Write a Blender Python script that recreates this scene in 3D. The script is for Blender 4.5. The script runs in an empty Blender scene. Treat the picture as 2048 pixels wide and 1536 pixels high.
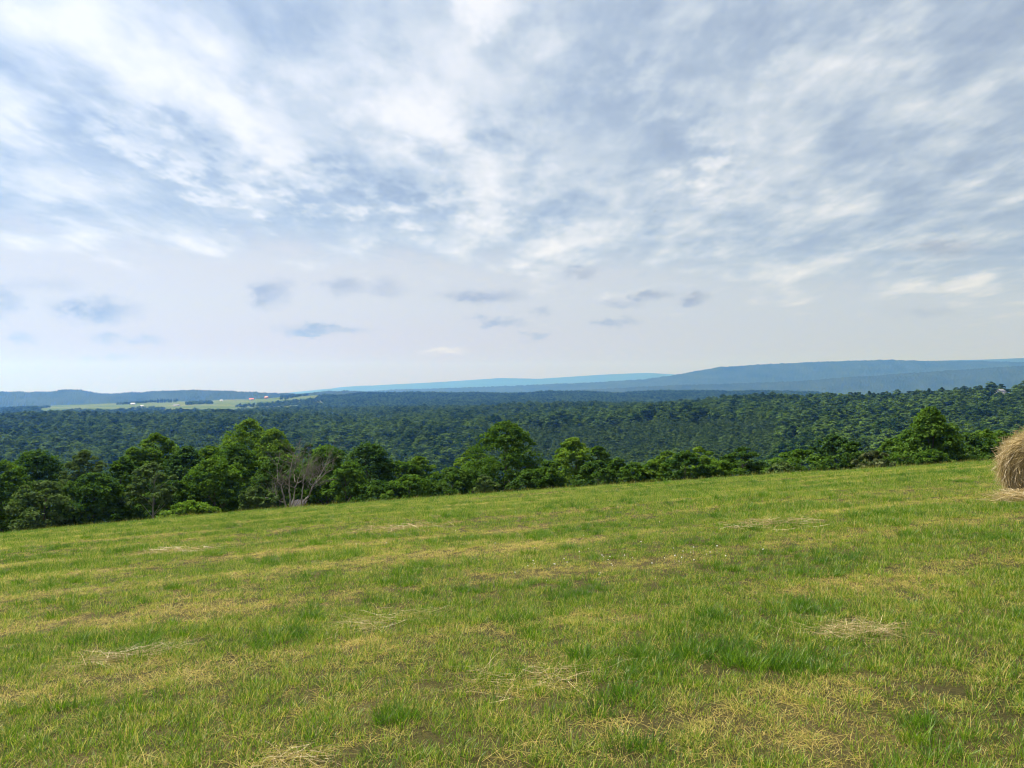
import bpy, math, random
import numpy as np
from mathutils import Vector, Matrix

# ------------------------------------------------------------------ scene, camera
sc = bpy.context.scene
COL = sc.collection
F = 1538.0          # focal length in photo pixels (photo is 2048 wide)
CX, HY = 1024.0, 775.0   # image centre column and horizon row in the photo
EYE = 1.6

cam_data = bpy.data.cameras.new("camera")
cam_data.sensor_width = 36.0
cam_data.lens = 36.0 * F / 2048.0
cam_data.clip_start = 0.1
cam_data.clip_end = 120000.0
cam = bpy.data.objects.new("camera", cam_data)
COL.objects.link(cam)
cam.location = (0, 0, EYE)
cam.rotation_euler = (math.radians(90) + math.atan((HY - 768) / F), 0, 0)
sc.camera = cam

sc.view_settings.view_transform = 'Standard'
sc.view_settings.look = 'None'
sc.view_settings.exposure = 0.95
sc.view_settings.gamma = 1.0
sc.view_settings.use_curve_mapping = False
sc.render.engine = 'CYCLES'
sc.cycles.use_denoising = True
sc.cycles.denoiser = 'OPENIMAGEDENOISE'
sc.cycles.max_bounces = 6
sc.cycles.diffuse_bounces = 3
sc.cycles.glossy_bounces = 2
sc.cycles.transmission_bounces = 4
sc.cycles.transparent_max_bounces = 4
sc.cycles.volume_bounces = 2
sc.cycles.use_adaptive_sampling = True
sc.cycles.adaptive_threshold = 0.015
sc.cycles.filter_width = 1.15

SUN_DIR = Vector((-0.54, 0.33, 1.0)).normalized()
SUN_STRENGTH = 5.0
SUN_ANGLE = 3.5
SKY_STRENGTH = 0.05
HAZE_DENSITY = 1.42e-4
HAZE_COLOR = (0.12, 0.36, 1.0)

# ------------------------------------------------------------------ world: Nishita sky behind a cloud deck
class NT:
    def __init__(self, tree):
        self.t = tree
        self.n = tree.nodes
        self.l = tree.links
    def node(self, kind, **kw):
        nd = self.n.new(kind)
        for k, v in kw.items():
            setattr(nd, k, v)
        return nd
    def put(self, sock, v):
        if isinstance(v, bpy.types.NodeSocket):
            self.l.new(v, sock)
        elif v is not None:
            sock.default_value = v
    def math(self, op, a, b=None, c=None, clamp=False):
        nd = self.node('ShaderNodeMath', operation=op, use_clamp=clamp)
        self.put(nd.inputs[0], a)
        if b is not None: self.put(nd.inputs[1], b)
        if c is not None: self.put(nd.inputs[2], c)
        return nd.outputs[0]
    def vmath(self, op, a, b=None):
        nd = self.node('ShaderNodeVectorMath', operation=op)
        self.put(nd.inputs[0], a)
        if b is not None: self.put(nd.inputs[1], b)
        return nd.outputs[1] if op in ('LENGTH', 'DOT_PRODUCT') else nd.outputs[0]
    def noise(self, vec, scale, detail=4, rough=0.5, dist=0.0, dims='3D'):
        nd = self.node('ShaderNodeTexNoise', noise_dimensions=dims)
        if vec is not None: self.put(nd.inputs['Vector'], vec)
        nd.inputs['Scale'].default_value = scale
        nd.inputs['Detail'].default_value = detail
        nd.inputs['Roughness'].default_value = rough
        nd.inputs['Distortion'].default_value = dist
        return nd
    def rng(self, v, a, b, c=0.0, d=1.0, smooth=False):
        nd = self.node('ShaderNodeMapRange')
        nd.interpolation_type = 'SMOOTHSTEP' if smooth else 'LINEAR'
        self.put(nd.inputs[0], v)
        nd.inputs[1].default_value = a; nd.inputs[2].default_value = b
        nd.inputs[3].default_value = c; nd.inputs[4].default_value = d
        return nd.outputs[0]
    def mix(self, fac, a, b, mode='MIX'):
        nd = self.node('ShaderNodeMix', data_type='RGBA', blend_type=mode)
        self.put(nd.inputs[0], fac)
        for s, v in ((nd.inputs[6], a), (nd.inputs[7], b)):
            if isinstance(v, tuple) and len(v) == 3: v = v + (1.0,)
            self.put(s, v)
        return nd.outputs[2]
    def ramp(self, fac, stops):
        nd = self.node('ShaderNodeValToRGB')
        self.put(nd.inputs[0], fac)
        el = nd.color_ramp.elements
        while len(el) < len(stops): el.new(0.5)
        for e, (p, c) in zip(el, stops):
            e.position = p
            e.color = tuple(c) + (1.0,)
        return nd.outputs[0]
    def sep(self, v):
        nd = self.node('ShaderNodeSeparateXYZ'); self.put(nd.inputs[0], v)
        return nd.outputs
    def comb(self, x, y, z):
        nd = self.node('ShaderNodeCombineXYZ')
        for s, v in zip(nd.inputs, (x, y, z)): self.put(s, v)
        return nd.outputs[0]

def build_world():
    w = bpy.data.worlds.new("World")
    sc.world = w
    w.use_nodes = True
    w.node_tree.nodes.clear()
    N = NT(w.node_tree)
    out = N.node('ShaderNodeOutputWorld')
    sky = N.node('ShaderNodeTexSky', sky_type='NISHITA')
    sky.sun_disc = False
    sky.sun_elevation = math.asin(SUN_DIR.z)
    sky.sun_rotation = math.atan2(SUN_DIR.x, SUN_DIR.y)
    sky.altitude = 500
    sky.dust_density = 2.0
    d = N.node('ShaderNodeTexCoord').outputs['Generated']
    x, y, z = N.sep(d)
    zp = N.math('MAXIMUM', z, 0.0)
    den = N.math('ADD', zp, 0.09)
    px = N.math('DIVIDE', x, den)
    py = N.math('DIVIDE', y, den)
    # cloud deck, streets run along the view direction
    n1 = N.noise(N.comb(px, N.math('MULTIPLY', py, 0.54), 0.0), 2.9, 6, 0.55, 0.0, '2D').outputs[0]
    n2 = N.noise(N.comb(px, N.math('MULTIPLY', py, 0.62), 0.0), 8.0, 3, 0.6, 0.0, '2D').outputs[0]
    # front-of-camera tangent coordinates for the clouds seen in the photograph
    ysafe = N.math('MAXIMUM', y, 0.05)
    u = N.math('DIVIDE', x, ysafe)
    v = N.math('DIVIDE', z, ysafe)
    uv0 = N.comb(u, v, 0.0)
    def madd(vec, scale, off):
        nd = N.node('ShaderNodeVectorMath', operation='MULTIPLY_ADD')
        N.put(nd.inputs[0], vec); N.put(nd.inputs[1], scale); N.put(nd.inputs[2], off)
        return nd.outputs[0]
    wobn = N.noise(madd(uv0, (1.0, 1.9, 0.0), (3.0, 1.0, 0.0)), 26.0, 5, 0.66, 0.0, '2D')
    wob = wobn.outputs[1]
    uvS = N.vmath('ADD', uv0, madd(wob, (0.070, 0.030, 0.0), (-0.035, -0.015, 0.0)))
    uvL = N.vmath('ADD', uv0, madd(N.comb(n1, n2, 0.0), (0.34, 0.20, 0.0), (-0.17, -0.10, 0.0)))
    def blob(uv, px_, py_, a, b, amp, rot=0.0, lo=1.0, hi=0.1):
        c = uv
        u0, v0 = (px_ - CX) / F, (HY - py_) / F
        if rot:
            vr = N.node('ShaderNodeVectorRotate', rotation_type='Z_AXIS')
            N.put(vr.inputs['Vector'], c)
            vr.inputs['Center'].default_value = (u0, v0, 0)
            vr.inputs['Angle'].default_value = math.radians(rot)
            c = vr.outputs[0]
        c = madd(c, (F / a, F / b, 0.0), (-u0 * F / a, -v0 * F / b, 0.0))
        return N.rng(N.vmath('LENGTH', c), lo, hi, 0.0, amp, True)
    def fold(op, items):
        acc = items[0]
        for t in items[1:]:
            acc = N.math(op, acc, t)
        return acc
    # broad light / grey regions of the deck
    bias = fold('ADD', [
        blob(uvL, 330, 130, 620, 290, .14),
        blob(uvL, 560, 285, 110, 90, .16),
        blob(uvL, 930, 215, 150, 130, .16),
        blob(uvL, 270, 345, 300, 75, -.24, 20),
        blob(uvL, 330, 262, 110, 55, -.14, 10),
        blob(uvL, 720, 440, 470, 85, -.22, 5),
        blob(uvL, 940, 40, 190, 80, -.20, 20),
        blob(uvL, 1250, 225, 190, 150, -.26),
        blob(uvL, 1400, 90, 160, 160, -.16),
        blob(uvL, 1680, 170, 260, 260, -.24, -25),
        blob(uvL, 1400, 275, 130, 75, .22),
        blob(uvL, 1570, 85, 100, 140, .14),
        blob(uvL, 1750, 430, 620, 230, -.20),
        blob(uvL, 1960, 180, 260, 320, -.14),
    ])
    front = N.rng(y, 0.2, 0.45, 0.0, 1.0, True)
    bias = N.math('MULTIPLY', bias, front)
    t = N.math('MULTIPLY_ADD', n1, 1.9, -0.95 + 0.51)
    t = N.math('MULTIPLY_ADD', n2, 0.66, N.math('ADD', t, -0.34))
    t = N.math('ADD', t, bias)
    sun = N.vmath('DOT_PRODUCT', d, tuple(SUN_DIR))
    glow = N.math('POWER', N.math('MAXIMUM', sun, 0.0), 4.0)
    t = N.math('MULTIPLY_ADD', glow, 0.16, t)
    deck = N.ramp(t, [(0.0, (.38, .445, .53)), (0.26, (.475, .55, .63)), (0.50, (.635, .695, .74)),
                      (0.74, (.82, .85, .875)), (1.0, (.99, .99, .99))])
    # pale veil under the deck towards the horizon
    warm = N.rng(u, -0.5, 0.6, 0.0, 1.0, True)
    veil_hi = N.mix(warm, (.73, .725, .71), (.60, .65, .69))
    veil_lo = N.mix(warm, (.68, .52, .47), (.60, .63, .67))
    veil = N.mix(N.rng(v, 0.0, 0.12, 0.0, 1.0, True), veil_lo, veil_hi)
    nn = N.math('MULTIPLY_ADD', n1, 0.15, -0.075)
    edge = N.math('ADD', N.math('MULTIPLY_ADD', u, 0.06, v), nn)
    elev = N.math('ADD', z, nn)
    edge = N.math('ADD', N.math('MULTIPLY', edge, front), N.math('MULTIPLY', elev, N.math('SUBTRACT', 1.0, front)))
    dm = N.rng(edge, 0.125, 0.195, 0.0, 1.0, True)
    col = N.mix(dm, veil, deck)
    # small low cloud scraps
    low = [(190, 620, 98, 30, .95), (5, 605, 40, 36, .8), (40, 675, 46, 14, .55), (213, 676, 52, 14, .6),
           (290, 680, 48, 13, .6), (90, 572, 90, 20, .35), (540, 582, 52, 34, .75),
           (690, 573, 56, 20, .6), (775, 573, 50, 20, .4), (968, 592, 92, 19, .8), (648, 659, 96, 14, .95),
           (995, 643, 60, 11, .75), (1085, 625, 28, 12, .55), (1070, 672, 34, 10, .8), (1165, 545, 34, 15, .6),
           (1300, 592, 48, 14, .75), (1390, 596, 34, 15, .75), (1245, 608, 50, 13, .5), (1232, 646, 50, 12, .75),
           (220, 712, 56, 9, .4), (1890, 497, 105, 20, .5), (1850, 625, 90, 12, .3)]
    acc = fold('MAXIMUM', [blob(uvS, a, b, c, e, s, 0, 1.2, 0.2) for (a, b, c, e, s) in low])
    acc = N.math('MULTIPLY', acc, N.rng(wobn.outputs[0], 0.34, 0.62, 0.50, 1.12))
    acc = N.math('MULTIPLY', acc, front)
    col = N.mix(acc, col, (.355, .36, .37))
    br = N.math('MULTIPLY', blob(uvS, 885, 702, 50, 11, .75), front)
    col = N.mix(br, col, (.95, .93, .90))
    cloud_bg = N.node('ShaderNodeBackground')
    N.put(cloud_bg.inputs['Color'], col)
    cloud_bg.inputs['Strength'].default_value = 0.505
    sky_bg = N.node('ShaderNodeBackground')
    N.put(sky_bg.inputs['Color'], sky.outputs[0])
    sky_bg.inputs['Strength'].default_value = SKY_STRENGTH
    mx = N.node('ShaderNodeMixShader')
    mx.inputs[0].default_value = 0.93
    N.l.new(sky_bg.outputs[0], mx.inputs[1])
    N.l.new(cloud_bg.outputs[0], mx.inputs[2])
    N.l.new(mx.outputs[0], out.inputs['Surface'])
    w.cycles.sampling_method = 'MANUAL'
    w.cycles.sample_map_resolution = 512
build_world()

sun_data = bpy.data.lights.new("sun", 'SUN')
sun_data.energy = SUN_STRENGTH
sun_data.angle = math.radians(SUN_ANGLE)
sun_data.color = (1.0, 0.95, 0.86)
sun_ob = bpy.data.objects.new("sun", sun_data)
COL.objects.link(sun_ob)
sun_ob.rotation_euler = (-SUN_DIR).to_track_quat('-Z', 'Y').to_euler()

# ------------------------------------------------------------------ helpers
RNG = np.random.default_rng(7)

def tag(o, label=None, cat=None, group=None, kind=None):
    if label: o["label"] = label
    if cat: o["category"] = cat
    if group: o["group"] = group
    if kind: o["kind"] = kind
    return o

def empty(name, loc):
    o = bpy.data.objects.new(name, None)
    o.empty_display_size = 0.5
    COL.objects.link(o)
    o.location = loc
    return o

def mesh_from(name, verts, faces, mats, smooth=False, mat_idx=None, attrs=None):
    """faces: (n,k) int array or list of such arrays"""
    me = bpy.data.meshes.new(name)
    verts = np.asarray(verts, np.float32)
    if not isinstance(faces, list): faces = [faces]
    faces = [np.asarray(f, np.int32) for f in faces if len(f)]
    loops = np.concatenate([f.ravel() for f in faces])
    sizes = np.concatenate([np.full(len(f), f.shape[1], np.int32) for f in faces])
    starts = np.concatenate([[0], np.cumsum(sizes)[:-1]]).astype(np.int32)
    me.vertices.add(len(verts)); me.vertices.foreach_set("co", verts.ravel())
    me.loops.add(len(loops)); me.loops.foreach_set("vertex_index", loops)
    me.polygons.add(len(sizes)); me.polygons.foreach_set("loop_start", starts)
    me.update(calc_edges=True)
    if smooth: me.polygons.foreach_set("use_smooth", np.ones(len(sizes), bool))
    for m in (mats if isinstance(mats, (list, tuple)) else [mats]):
        me.materials.append(m)
    if mat_idx is not None: me.polygons.foreach_set("material_index", np.asarray(mat_idx, np.int32))
    for k, a in (attrs or {}).items():
        at = me.attributes.new(k, 'FLOAT', 'POINT')
        at.data.foreach_set("value", np.asarray(a, np.float32))
    me.update()
    return me

def obj(name, me, parent=None, loc=None, link=True):
    o = bpy.data.objects.new(name, me)
    if link: COL.objects.link(o)
    if parent: o.parent = parent
    if loc is not None: o.location = loc
    return o

_LAT = np.random.default_rng(11).random((256, 256))
def vnoise(x, y):
    x = np.asarray(x, float); y = np.asarray(y, float)
    xi = np.floor(x).astype(int); yi = np.floor(y).astype(int)
    fx = x - xi; fy = y - yi
    fx = fx * fx * (3 - 2 * fx); fy = fy * fy * (3 - 2 * fy)
    a = _LAT[xi & 255, yi & 255]; b = _LAT[(xi + 1) & 255, yi & 255]
    c = _LAT[xi & 255, (yi + 1) & 255]; d = _LAT[(xi + 1) & 255, (yi + 1) & 255]
    return (a * (1 - fx) + b * fx) * (1 - fy) + (c * (1 - fx) + d * fx) * fy
def fbm(x, y, o=4, g=0.5):
    s = 0; a = 1; n = 0
    for i in range(o):
        s = s + a * vnoise(x * 2 ** i + 17.3 * i, y * 2 ** i + 5.1 * i); n += a; a *= g
    return s / n
def sstep(a, b, x):
    t = np.clip((np.asarray(x, float) - a) / (b - a), 0, 1)
    return t * t * (3 - 2 * t)

def grid_faces(nr, ncl):
    i = np.arange((nr - 1) * (ncl - 1)); r = i // (ncl - 1); c = i % (ncl - 1)
    a = r * ncl + c
    return np.stack([a, a + 1, a + ncl + 1, a + ncl], 1)

def tube(pts, radii, sides=6):
    """tapered tube along a polyline -> verts, quads"""
    pts = np.asarray(pts, float); n = len(pts)
    tan = np.gradient(pts, axis=0)
    tan /= np.linalg.norm(tan, axis=1, keepdims=True) + 1e-9
    up = np.where(np.abs(tan[:, 2:3]) > 0.9, np.array([[1., 0, 0]]), np.array([[0, 0, 1.]]))
    a = np.cross(tan, up); a /= np.linalg.norm(a, axis=1, keepdims=True) + 1e-9
    b = np.cross(tan, a)
    th = np.arange(sides) / sides * 2 * math.pi
    ring = a[:, None] * np.cos(th)[None, :, None] + b[:, None] * np.sin(th)[None, :, None]
    v = (pts[:, None] + ring * np.asarray(radii, float)[:, None, None]).reshape(-1, 3)
    f = []
    for i in range(n - 1):
        for k in range(sides):
            k2 = (k + 1) % sides
            f.append((i * sides + k, i * sides + k2, (i + 1) * sides + k2, (i + 1) * sides + k))
    return v, np.array(f)

class Join:
    def __init__(self): self.v = []; self.f = {}; self.n = 0; self.a = []
    def add(self, v, f, a=0.5):
        v = np.asarray(v, float); f = np.asarray(f)
        self.v.append(v); self.f.setdefault(f.shape[1], []).append(f + self.n); self.n += len(v)
        self.a.append(np.broadcast_to(np.asarray(a, float), (len(v),)))
    def mesh(self, name, mats, smooth=False):
        return mesh_from(name, np.concatenate(self.v), [np.concatenate(x) for x in self.f.values()], mats, smooth,
                         attrs={"tone": np.concatenate(self.a)})

def box_vf(x0, x1, y0, y1, z0, z1):
    v = np.array([(x, y, z) for z in (z0, z1) for y in (y0, y1) for x in (x0, x1)], float)
    f = np.array([(0, 2, 3, 1), (4, 5, 7, 6), (0, 1, 5, 4), (2, 6, 7, 3), (0, 4, 6, 2), (1, 3, 7, 5)])
    return v, f

# ------------------------------------------------------------------ materials
def new_mat(name):
    m = bpy.data.materials.new(name)
    m.use_nodes = True
    m.node_tree.nodes.clear()
    N = NT(m.node_tree)
    return m, N, N.node('ShaderNodeOutputMaterial')

def principled(N, out, col, rough=0.8, spec=0.25, bump=None):
    b = N.node('ShaderNodeBsdfPrincipled')
    N.put(b.inputs['Base Color'], col if not isinstance(col, tuple) else col + (1.0,))
    b.inputs['Roughness'].default_value = rough
    b.inputs['Specular IOR Level'].default_value = spec
    if bump is not None: N.l.new(bump, b.inputs['Normal'])
    N.l.new(b.outputs[0], out.inputs['Surface'])
    return b

def leaf_mat(name, dark, light, trans=0.35, gloss=0.0, var=0.25, instancer=None, tcol=None, patches=False):
    """leaf / blade: diffuse + translucent, tone per leaf, per object random"""
    m, N, out = new_mat(name)
    tone = N.node('ShaderNodeAttribute', attribute_name="tone").outputs['Fac']
    rnd = N.node('ShaderNodeObjectInfo').outputs['Random']
    f = N.math('ADD', tone, N.math('MULTIPLY', N.math('SUBTRACT', rnd, 0.5), var))
    if patches:
        gp = N.node('ShaderNodeNewGeometry').outputs['Position']
        pn = N.noise(gp, 0.011, 2, 0.6).outputs[0]
        f = N.math('ADD', f, N.math('MULTIPLY_ADD', pn, 1.3, -0.65))
    if instancer:
        it = N.node('ShaderNodeAttribute', attribute_name=instancer, attribute_type='INSTANCER').outputs['Fac']
        f = N.math('ADD', f, N.math('SUBTRACT', it, 0.5))
    col = N.ramp(f, [(0.0, dark), (1.0, light)] if not tcol else [(0.0, dark), (0.55, light), (1.0, tcol)])
    df = N.node('ShaderNodeBsdfDiffuse'); N.l.new(col, df.inputs[0])
    tr = N.node('ShaderNodeBsdfTranslucent')
    tc = N.mix(1.0, col, (1.05, 1.2, 0.6), 'MULTIPLY')
    N.l.new(tc, tr.inputs[0])
    mx = N.node('ShaderNodeMixShader'); mx.inputs[0].default_value = trans
    N.l.new(df.outputs[0], mx.inputs[1]); N.l.new(tr.outputs[0], mx.inputs[2])
    if gloss:
        gl = N.node('ShaderNodeBsdfGlossy'); gl.inputs['Roughness'].default_value = 0.45
        gl.inputs['Color'].default_value = (1, 1, 1, 1)
        m2 = N.node('ShaderNodeMixShader'); m2.inputs[0].default_value = gloss
        N.l.new(mx.outputs[0], m2.inputs[1]); N.l.new(gl.outputs[0], m2.inputs[2])
        mx = m2
    N.l.new(mx.outputs[0], out.inputs['Surface'])
    return m

M = {}
M['leaf_bright'] = leaf_mat('leaf_bright', (.050, .105, .014), (.170, .260, .036), 0.45)
M['leaf_mid'] = leaf_mat('leaf_mid', (.034, .078, .013), (.115, .195, .030), 0.42)
M['leaf_dark'] = leaf_mat('leaf_dark', (.027, .064, .014), (.086, .150, .029), 0.38)
M['leaf_grey'] = leaf_mat('leaf_grey', (.048, .082, .026), (.130, .185, .060), 0.36)
M['leaf_blue'] = leaf_mat('leaf_blue', (.030, .068, .020), (.085, .150, .045), 0.36)
M['leaf_flower'] = leaf_mat('leaf_flower', (.045, .070, .022), (.15, .17, .075), 0.30)
M['needle'] = leaf_mat('needle', (.012, .024, .012), (.026, .044, .020), 0.10)
M['forest'] = leaf_mat('forest', (.016, .040, .009), (.115, .185, .032), 0.25, 0.0, 0.7, patches=True)
M['forest_young'] = leaf_mat('forest_young', (.030, .062, .016), (.105, .160, .040), 0.22, 0.0, 0.5)

def bark_mat(name, a, b):
    m, N, out = new_mat(name)
    tc = N.node('ShaderNodeTexCoord').outputs['Object']
    n = N.noise(N.vmath('MULTIPLY', tc, (6, 6, 1.2)), 3.0, 4, 0.6)
    col = N.ramp(n.outputs[0], [(0.3, a), (0.7, b)])
    bp = N.node('ShaderNodeBump'); bp.inputs['Strength'].default_value = 0.6; bp.inputs['Distance'].default_value = 0.05
    N.l.new(n.outputs[0], bp.inputs['Height'])
    principled(N, out, col, 0.9, 0.15, bp.outputs[0])
    return m
M['bark'] = bark_mat('bark', (.055, .043, .033), (.14, .115, .09))
M['bark_pale'] = bark_mat('bark_pale', (.16, .14, .115), (.34, .31, .27))
M['bark_dead'] = bark_mat('bark_dead', (.14, .125, .105), (.34, .31, .265))
M['twig_dead'] = bark_mat('twig_dead', (.09, .08, .066), (.22, .195, .165))

def field_mat():
    m, N, out = new_mat('field_soil_and_thatch')
    tc = N.node('ShaderNodeTexCoord').outputs['Object']
    n1 = N.noise(tc, 0.8, 5, 0.6).outputs[0]
    n2 = N.noise(N.vmath('MULTIPLY', tc, (1, 1, 1)), 38.0, 4, 0.7)
    base = N.ramp(n1, [(0.3, (.040, .042, .013)), (0.55, (.072, .064, .024)), (0.75, (.125, .10, .045))])
    fine = N.ramp(n2.outputs[0], [(0.25, (.35, .33, .28)), (0.75, (1.25, 1.2, 1.1))])
    col = N.mix(1.0, base, fine, 'MULTIPLY')
    bp = N.node('ShaderNodeBump'); bp.inputs['Strength'].default_value = 0.9; bp.inputs['Distance'].default_value = 0.04
    N.l.new(n2.outputs[0], bp.inputs['Height'])
    principled(N, out, col, 0.95, 0.1, bp.outputs[0])
    return m
M['field'] = field_mat()

def valley_mat():
    m, N, out = new_mat('woodland_floor_and_meadow')
    mea = N.node('ShaderNodeAttribute', attribute_name='meadow').outputs['Fac']
    tc = N.node('ShaderNodeTexCoord').outputs['Object']
    n1 = N.noise(tc, 0.05, 4, 0.6).outputs[0]
    wood = N.ramp(n1, [(0.3, (.016, .026, .010)), (0.7, (.040, .055, .020))])
    n2 = N.noise(N.vmath('MULTIPLY', tc, (.004, .009, .004)), 1.0, 5, 0.6).outputs[0]
    meadow = N.ramp(n2, [(0.32, (.042, .076, .016)), (0.5, (.070, .102, .024)), (0.68, (.115, .125, .040))])
    col = N.mix(mea, wood, meadow)
    principled(N, out, col, 0.95, 0.05)
    return m
M['valley'] = valley_mat()

def hill_mat(name, sc_, a, b):
    m, N, out = new_mat(name)
    tc = N.node('ShaderNodeTexCoord').outputs['Object']
    n1 = N.noise(tc, sc_, 6, 0.65)
    col = N.ramp(n1.outputs[0], [(0.3, a), (0.7, b)])
    bp = N.node('ShaderNodeBump'); bp.inputs['Strength'].default_value = 0.7; bp.inputs['Distance'].default_value = 9.0
    n2 = N.noise(tc, 0.055, 3, 0.6)
    N.l.new(n2.outputs[0], bp.inputs['Height'])
    principled(N, out, col, 0.95, 0.05, bp.outputs[0])
    return m
M['hill'] = hill_mat('forested_hill', 0.006, (.016, .028, .012), (.042, .060, .022))
M['plain'] = hill_mat('lowland', 0.002, (.030, .045, .018), (.085, .10, .040))

def plain_mat(name, c, rough=0.7, var=0.25, scale=4.0):
    m, N, out = new_mat(name)
    tc = N.node('ShaderNodeTexCoord').outputs['Object']
    n = N.noise(tc, scale, 4, 0.6).outputs[0]
    col = N.ramp(n, [(0.3, tuple(x * (1 - var) for x in c)), (0.7, tuple(min(1, x * (1 + var)) for x in c))])
    principled(N, out, col, rough, 0.25)
    return m
M['white_paint'] = plain_mat('white_siding', (.55, .54, .52), 0.6, 0.04)
M['red_roof'] = plain_mat('red_metal_roof', (.58, .10, .055), 0.5, 0.1)
M['pink_roof'] = plain_mat('faded_red_roof', (.48, .20, .15), 0.6, 0.1)
M['grey_roof'] = plain_mat('grey_shingle_roof', (.16, .16, .17), 0.7, 0.15)
M['pale_roof'] = plain_mat('pale_metal_roof', (.45, .46, .47), 0.4, 0.06)
M['glass'] = plain_mat('dark_window_glass', (.03, .035, .045), 0.1, 0.1)
M['old_wood'] = plain_mat('weathered_boards', (.034, .030, .030), 0.9, 0.35, 9.0)
M['door'] = plain_mat('brown_door', (.13, .085, .05), 0.6, 0.15)
M['bird'] = plain_mat('dark_feathers', (.022, .02, .018), 0.7, 0.2)
M['clover'] = plain_mat('clover_petals', (.74, .72, .64), 0.8, 0.1)

M['grass'] = leaf_mat('grass_blades', (.038, .110, .004), (.190, .295, .010), 0.45, 0.015, 0.16, 'itone', (.52, .395, .125))
M['straw'] = leaf_mat('dry_straw', (.25, .18, .085), (.60, .47, .26), 0.22, 0.03, 0.15)
M['straw_dark'] = leaf_mat('hay_core', (.20, .14, .066), (.42, .32, .16), 0.1, 0.0, 0.1)

# ------------------------------------------------------------------ terrain shape
S1, CC, TT = 0.070, 0.00079, 0.067
def field_z(X, Y):
    X = np.asarray(X, float); Y = np.asarray(Y, float)
    yp = np.maximum(Y, 0)
    z = -S1 * yp - CC * yp ** 2 - 0.04 * np.minimum(Y, 0) + TT * 140 * np.tanh(X / 140) - 0.45 * np.clip(-X / 30, 0, 1.6) ** 2
    z = z + (fbm(X * 0.22, Y * 0.22, 3) - 0.5) * 0.14 * sstep(2, 14, np.hypot(X, Y))
    z = z + (fbm(X * 0.035 + 9, Y * 0.035, 2) - 0.5) * 0.5 * sstep(12, 40, np.hypot(X, Y))
    return z

COLS = np.array([-1700, 0, 250, 500, 700, 900, 1100, 1300, 1500, 1640, 1800, 2048, 3750], float)
K = np.array([  # per column: (Y, canopy row) for six knots of the opposite slope
    [(430, 960), (660, 885), (1000, 842), (1500, 838), (2200, 832), (3200, 822)],
    [(430, 960), (660, 880), (1000, 832), (1500, 828), (2200, 825), (3100, 815)],
    [(430, 965), (660, 885), (1000, 832), (1500, 828), (2200, 822), (3100, 806)],
    [(430, 965), (650, 890), (950, 835), (1500, 826), (2200, 818), (3200, 798)],
    [(430, 965), (640, 890), (900, 838), (1400, 821), (2150, 815), (3200, 786)],
    [(430, 960), (620, 890), (850, 835), (1200, 818), (2100, 814), (3200, 785)],
    [(420, 960), (600, 882), (780, 830), (1100, 815), (2050, 812), (3200, 784)],
    [(400, 955), (560, 882), (720, 828), (950, 807), (2050, 815), (3200, 782)],
    [(380, 950), (520, 880), (700, 822), (880, 796), (2000, 820), (3200, 780)],
    [(360, 945), (500, 872), (680, 808), (820, 785), (1950, 830), (3200, 784)],
    [(350, 940), (480, 866), (650, 803), (770, 780), (1900, 835), (3200, 800)],
    [(350, 940), (480, 866), (650, 803), (760, 778), (1900, 835), (3200, 800)],
    [(350, 940), (480, 866), (650, 803), (760, 778), (1900, 835), (3200, 800)]], float)
CANOPY = 16.0
U = np.concatenate([np.linspace(-2.2, -0.82, 60, endpoint=False), np.linspace(-0.82, 0.82, 420), np.linspace(0.82, 2.2, 61)[1:]])
YR = np.concatenate([np.linspace(70, 420, 60, endpoint=False), np.linspace(420, 1100, 120, endpoint=False),
                     np.linspace(1100, 3300, 130, endpoint=False), np.linspace(3300, 4000, 14)])
def meadow_mask(px, Y):
    edge = 2150 + 330 * (fbm(px * 0.012, Y * 0.0021 + 3, 3) - 0.5) * 2
    m = sstep(edge - 40, edge + 40, Y) * sstep(648, 636, px + 25 * (vnoise(px * 0 + 4.4, Y * 0.01) - 0.5))
    return np.maximum(m, sstep(.42, .6, knoll(px, Y)))
def knoll(px, Y):   # small open rise with a house on the right-hand ridge
    return np.exp(-((px - 2050) / 62) ** 2 - ((Y - 790) / 34) ** 2)
def build_heights():
    H = np.zeros((len(YR), len(U)))
    ME = np.zeros_like(H)
    for j, u in enumerate(U):
        px = np.clip(CX + u * F, COLS[0], COLS[-1])
        ky = np.array([np.interp(px, COLS, K[:, k, 0]) for k in range(6)])
        kr = np.array([np.interp(px, COLS, K[:, k, 1]) for k in range(6)])
        kz = EYE + (HY - kr) / F * ky
        z72 = float(field_z(u * 70, 70.0))
        low = kz[0] - 16
        ys = np.concatenate([[70, 120, 210, 310], ky, [3450, 3700, 4000]])
        zs = np.concatenate([[z72, z72 - 13, low - 20, low - 22], kz - CANOPY, [kz[-1] - 40, kz[-1] - 110, -215]])
        zz = np.interp(YR, ys, zs)
        pxs = np.full(len(YR), px)
        ME[:, j] = meadow_mask(pxs, YR)
        far = np.where(YR > 1500, ME[:, j], 0)
        H[:, j] = zz + CANOPY * far + 15.5 * knoll(pxs, YR)
    # soften the knots
    k = np.array([1, 2, 3, 2, 1.]) / 9
    Hs = np.apply_along_axis(lambda c: np.convolve(np.pad(c, 2, mode='edge'), k, mode='valid'), 0, H)
    Hs[:2] = H[:2]
    Yg = YR[:, None]; Xg = Yg * U[None, :]
    Hs = Hs + (fbm(Xg / 150, Yg / 150, 4) - 0.5) * 24 * sstep(300, 500, Yg) * (1 - 0.6 * ME)
    return Hs, ME
HG, MEG = build_heights()
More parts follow.
